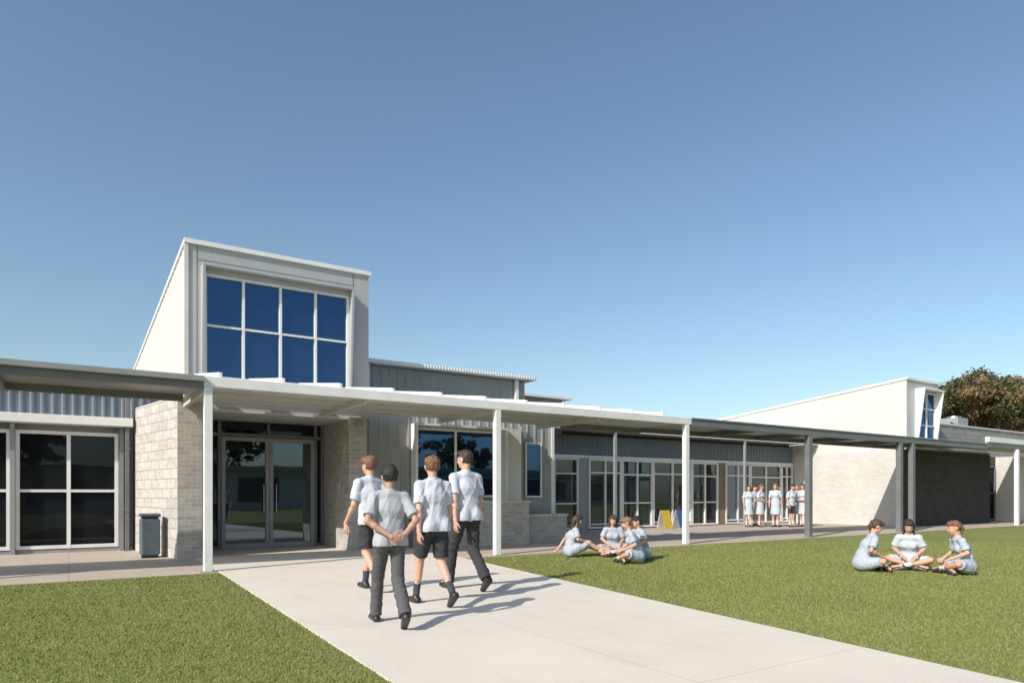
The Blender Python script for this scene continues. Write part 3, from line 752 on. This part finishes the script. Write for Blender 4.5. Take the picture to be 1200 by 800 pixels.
        V,Q=F.mesh(); np_mesh('shorts' if bt=='shorts' else 'trousers',V,Q,outfit['botmat'],e,True)
    for i in (0,1):
        kn=A(*J['kn'][i]);an=A(*J['an'][i]);toe=nrm(J['toe'][i]); sd=nrm(an-kn); dn=J['sole'][i]; dn=nrm(dn-toe*(dn@toe)); side=np.cross(toe,dn)
        if outfit.get('sock') is not None:
            F=Field(np.minimum(an,kn)-.09,np.maximum(an,kn)+.09,h); tpt=an+(kn-an)*outfit.get('sockh',.35)
            F.cone(an+sd*.02,tpt,.038,.042+.01*outfit.get('sockh',.35),.01,cut=True)
            V,Q=F.mesh(); np_mesh('sock',V,Q,outfit['sock'],e,True)
        F=Field(an-.28,an+.28,h*.8); heel=an+dn*.045-toe*.045; tip=an+dn*.052+toe*.155
        F.cone(heel,tip,.038,.030,.02,side,1.12); F.cone(an-sd*.01,an+dn*.04,.040,.045,.02)
        F.cone(an+dn*.02,an+dn*.045+toe*.09,.036,.034,.02,side,1.1)
        F.cone(heel+dn*.022,tip+dn*.012,.024,.024,.006,side,1.65)
        F.plane(an+dn*.078,dn)
        V,Q=F.mesh(); np_mesh('shoe',V,Q,outfit['shoe'],e,True)
    return e

SD=A(0,0,-1)
def standing(step=.3,lead=0,armsw=.12,yaw=0,pitch=0,hands='side',lean=.02):
    P=(0,0,.94);W=(0,lean*.4,1.08);C=(0,lean*.8,1.27);N=(0,lean,1.47);Hd=(0,lean+.02,1.628)
    kn=[0,0];an=[0,0];toe=[0,0];sole=[0,0];sgn=[-1,1]
    for i in (0,1):
        x=sgn[i]*.085; front=(i==lead)
        if step<.05: kn[i]=(x,.02,.50);an[i]=(x,-.01,.08);toe[i]=(sgn[i]*.25,1,0);sole[i]=SD
        elif front: kn[i]=(x,step*.66,.53);an[i]=(x,step*.98,.085);toe[i]=(sgn[i]*.1,1,.05);sole[i]=SD
        else: kn[i]=(x,-step*.10,.50);an[i]=(x,-step*1.08,.17);toe[i]=(sgn[i]*.05,.78,-.60);sole[i]=A(0,-.6,-.78)
    sh=[(-.172,lean,1.405),(.172,lean,1.405)];el=[0,0];wr=[0,0];hand=[0,0]
    for i in (0,1):
        q=sgn[i]; sw=(-armsw if i==lead else armsw)
        el[i]=(q*.222,sw*.6-.03,1.125); wr[i]=(q*.228,sw*1.6+.04,.88)
        hand[i]=(A(-q*.05,.12+sw*.3,-1),A(-q,0.1,0),.35)
    J=dict(P=P,W=W,C=C,N=N,Hd=Hd,R=Rm(yaw,pitch),u=(1,0,0),sh=sh,el=el,wr=wr,hand=hand,hip=[(-.085,0,.92),(.085,0,.92)],kn=kn,an=an,toe=toe,sole=sole,sit=False,thumb=(-1,1))
    if hands=='behind':
        J['el']=[(-.265,-.12,1.15),(.265,-.12,1.15)]; J['wr']=[(-.03,-.225,.985),(.09,-.21,.97)]
        J['hand']=[(A(1,-.1,-.15),A(0,1,0),.5),(A(-1,-.25,-.25),A(0,.9,.3),.7)]
    if hands=='front':
        J['el']=[(-.23,.02,1.13),(.23,.02,1.13)]; J['wr']=[(-.10,.20,1.08),(.10,.20,1.08)]
        J['hand']=[(A(1,.3,.1),A(0,-1,.2),.4),(A(-1,.3,.1),A(0,-1,.2),.4)]
    return J
def sitting(yaw=0,pitch=-.25,lean=.08,style='cross'):
    P=(0,0,.125);W=(0,lean*.3-.02,.27);C=(0,lean*.8,.44);N=(0,lean*1.5,.62);Hd=(0,lean*1.5+.05,.775)
    hip=[(-.09,.01,.115),(.09,.01,.115)]
    if style=='cross':
        kn=[(-.33,.27,.19),(.33,.27,.19)];an=[(.10,.38,.075),(-.12,.30,.075)];toe=[(.9,.1,-.1),(-.9,.1,-.1)]; sole=[A(0,.3,-1),A(0,.3,-1)]
        el=[(-.24,.10,.37),(.24,.10,.37)];wr=[(-.12,.30,.26),(.12,.30,.26)]
    elif style=='out':
        kn=[(-.10,.42,.22),(.12,.40,.30)];an=[(-.10,.82,.085),(.10,.72,.085)];toe=[(-.2,.55,.8),(.2,.8,.35)]; sole=[A(0,1,-.3),A(0,.6,-.8)]
        el=[(-.27,-.06,.36),(.23,.14,.38)];wr=[(-.30,-.22,.12),(.12,.34,.33)]
    else:
        kn=[(-.05,.38,.13),(.26,.34,.13)];an=[(.30,.14,.07),(.42,-.02,.07)];toe=[(.7,-.5,-.1),(.5,-.8,-.1)]; sole=[A(.2,.2,-1),A(.2,.2,-1)]
        el=[(-.26,.06,.37),(.24,.12,.37)];wr=[(-.2,.27,.22),(.10,.32,.22)]
    hand=[(A(.5,.7,-.3),A(0,.1,-1),.4),(A(-.5,.7,-.3),A(0,.1,-1),.4)]
    if style=='out': hand[0]=(A(-.2,-.8,-.35),A(0,0,-1),.1)
    return dict(P=P,W=W,C=C,N=N,Hd=Hd,R=Rm(yaw,pitch),u=(1,0,0),sh=[(-.155,lean*1.4,.568),(.155,lean*1.4,.568)],el=el,wr=wr,hand=hand,hip=hip,kn=kn,an=an,toe=toe,sole=sole,sit=True,thumb=(-1,1))
Z0=.014
G='students walking along the path'
person((2.62,6.22,Z0),math.radians(-10),1.56,standing(.33,0,yaw=math.radians(12),pitch=-.12,hands='behind'),
   dict(skin=sk_m,hair=h_black,hairvol=.012,top='shirt',topmat=c_shirtg,bottom='trousers',botmat=c_grey,shoe=c_shoe,sock=c_sockd,hem=.06,girth=.95),
   'student in grey check shirt and trousers walking with hands behind back',.006,11,G)
person((3.36,8.62,Z0),math.radians(12),1.78,standing(.26,1,yaw=math.radians(15),pitch=-.1),
   dict(skin=sk_l,hair=h_auburn,hairvol=.012,top='shirt',topmat=c_shirt,bottom='shorts',botmat=c_char,shoe=c_shoe,sock=c_sockd,girth=.95),
   'student with ginger hair in pale shirt and shorts walking on path',.007,21,G)
person((3.52,7.08,Z0),math.radians(0),1.72,standing(.30,0,.08,yaw=math.radians(-10),pitch=-.05),
   dict(skin=sk_l,hair=h_auburn,hairvol=.010,top='shirt',topmat=c_shirt,bottom='shorts',botmat=c_char,shoe=c_shoe,sock=c_sockd,girth=1.0),
   'student with auburn hair in pale blue shirt and dark shorts walking',.006,31,G)
person((4.44,7.95,Z0),math.radians(2),1.87,standing(.30,0,.10,yaw=math.radians(25),pitch=-.05),
   dict(skin=sk_l,hair=h_dkb,hairvol=.0,top='shirt',topmat=c_shirt,bottom='trousers',botmat=c_char,shoe=c_shoe,sock=c_sockd,girth=.97),
   'tall student in pale blue shirt and charcoal trousers walking',.006,41,G)
G2='students sitting on the lawn'
def girl(x,y,hd,st,hair,hs,lab,seed,yaw=0,pitch=-.3,mat=c_dress,H=1.66,h=.009,lean=.08):
    person((x,y,0.012),math.radians(hd),H,sitting(math.radians(yaw),pitch,lean,st),dict(skin=sk_l,hair=hair,hairstyle=hs,top='dress',topmat=mat,shoe=c_shoe,sock=c_sockw,sockh=.3,fem=True,girth=.90),lab,h,seed,G2)
girl(8.62,11.1,-118,'out',h_dkb,'long','girl with long dark hair in blue dress sitting with legs out',51)
girl(9.55,10.85,145,'cross',h_brown,'long','girl with long brown hair sitting cross-legged facing her friends',52)
girl(8.92,9.42,58,'cross',h_blond,'ponytail','girl with fair ponytail in blue check dress sitting cross-legged',53,pitch=-.45,lean=.12)
girl(9.48,9.85,75,'cross',h_black,'bun','girl with dark hair in blue check dress sitting cross-legged behind friend',54)
girl(11.20,6.45,-135,'cross',h_brown,'ponytail','girl with brown ponytail leaning forward on the grass',55,pitch=-.5,lean=.14)
girl(12.15,6.15,118,'cross',h_dkb,'long','girl in pale dress sitting cross-legged looking down',56,pitch=-.5,mat=c_dress2,lean=.1)
girl(12.10,5.22,48,'cross',h_auburn,'ponytail','girl with red-brown ponytail in blue check dress on the grass',57,pitch=-.25,lean=.1)
G3='students standing outside the classrooms'
for i,(x,y,hd,hr,hs,bt) in enumerate(((22.1,17.2,150,h_brown,'long',0),(22.55,17.0,190,h_auburn,'ponytail',0),(23.0,16.65,120,h_blond,'long',0),(23.25,16.75,200,h_brown,'long',0),(23.5,16.3,170,h_dkb,'ponytail',1),(23.95,16.1,100,h_brown,'long',0),(22.95,17.6,170,h_dkb,'ponytail',0),(24.3,16.6,130,h_blond,'ponytail',0))):
    J=standing(.0,0,.05,hands='front' if i%2 else 'side',yaw=math.radians((-20,15,10,-10,25,0,10,-15)[i]))
    of=dict(skin=sk_l,hair=hr,hairstyle=hs,top='dress',topmat=c_dress2,shoe=c_shoe,sock=c_sockw,sockh=.45,fem=True,girth=.90)
    if bt: of.update(top='shirt',topmat=c_shirt,bottom='shorts',botmat=c_char)
    person((x,y,.009),math.radians(hd),1.62+.03*(i%3),J,of,('student in pale shirt and dark shorts standing with friends' if bt else 'girl in pale blue dress standing with friends on paving'),.012,70+i,G3)
print('DONE')
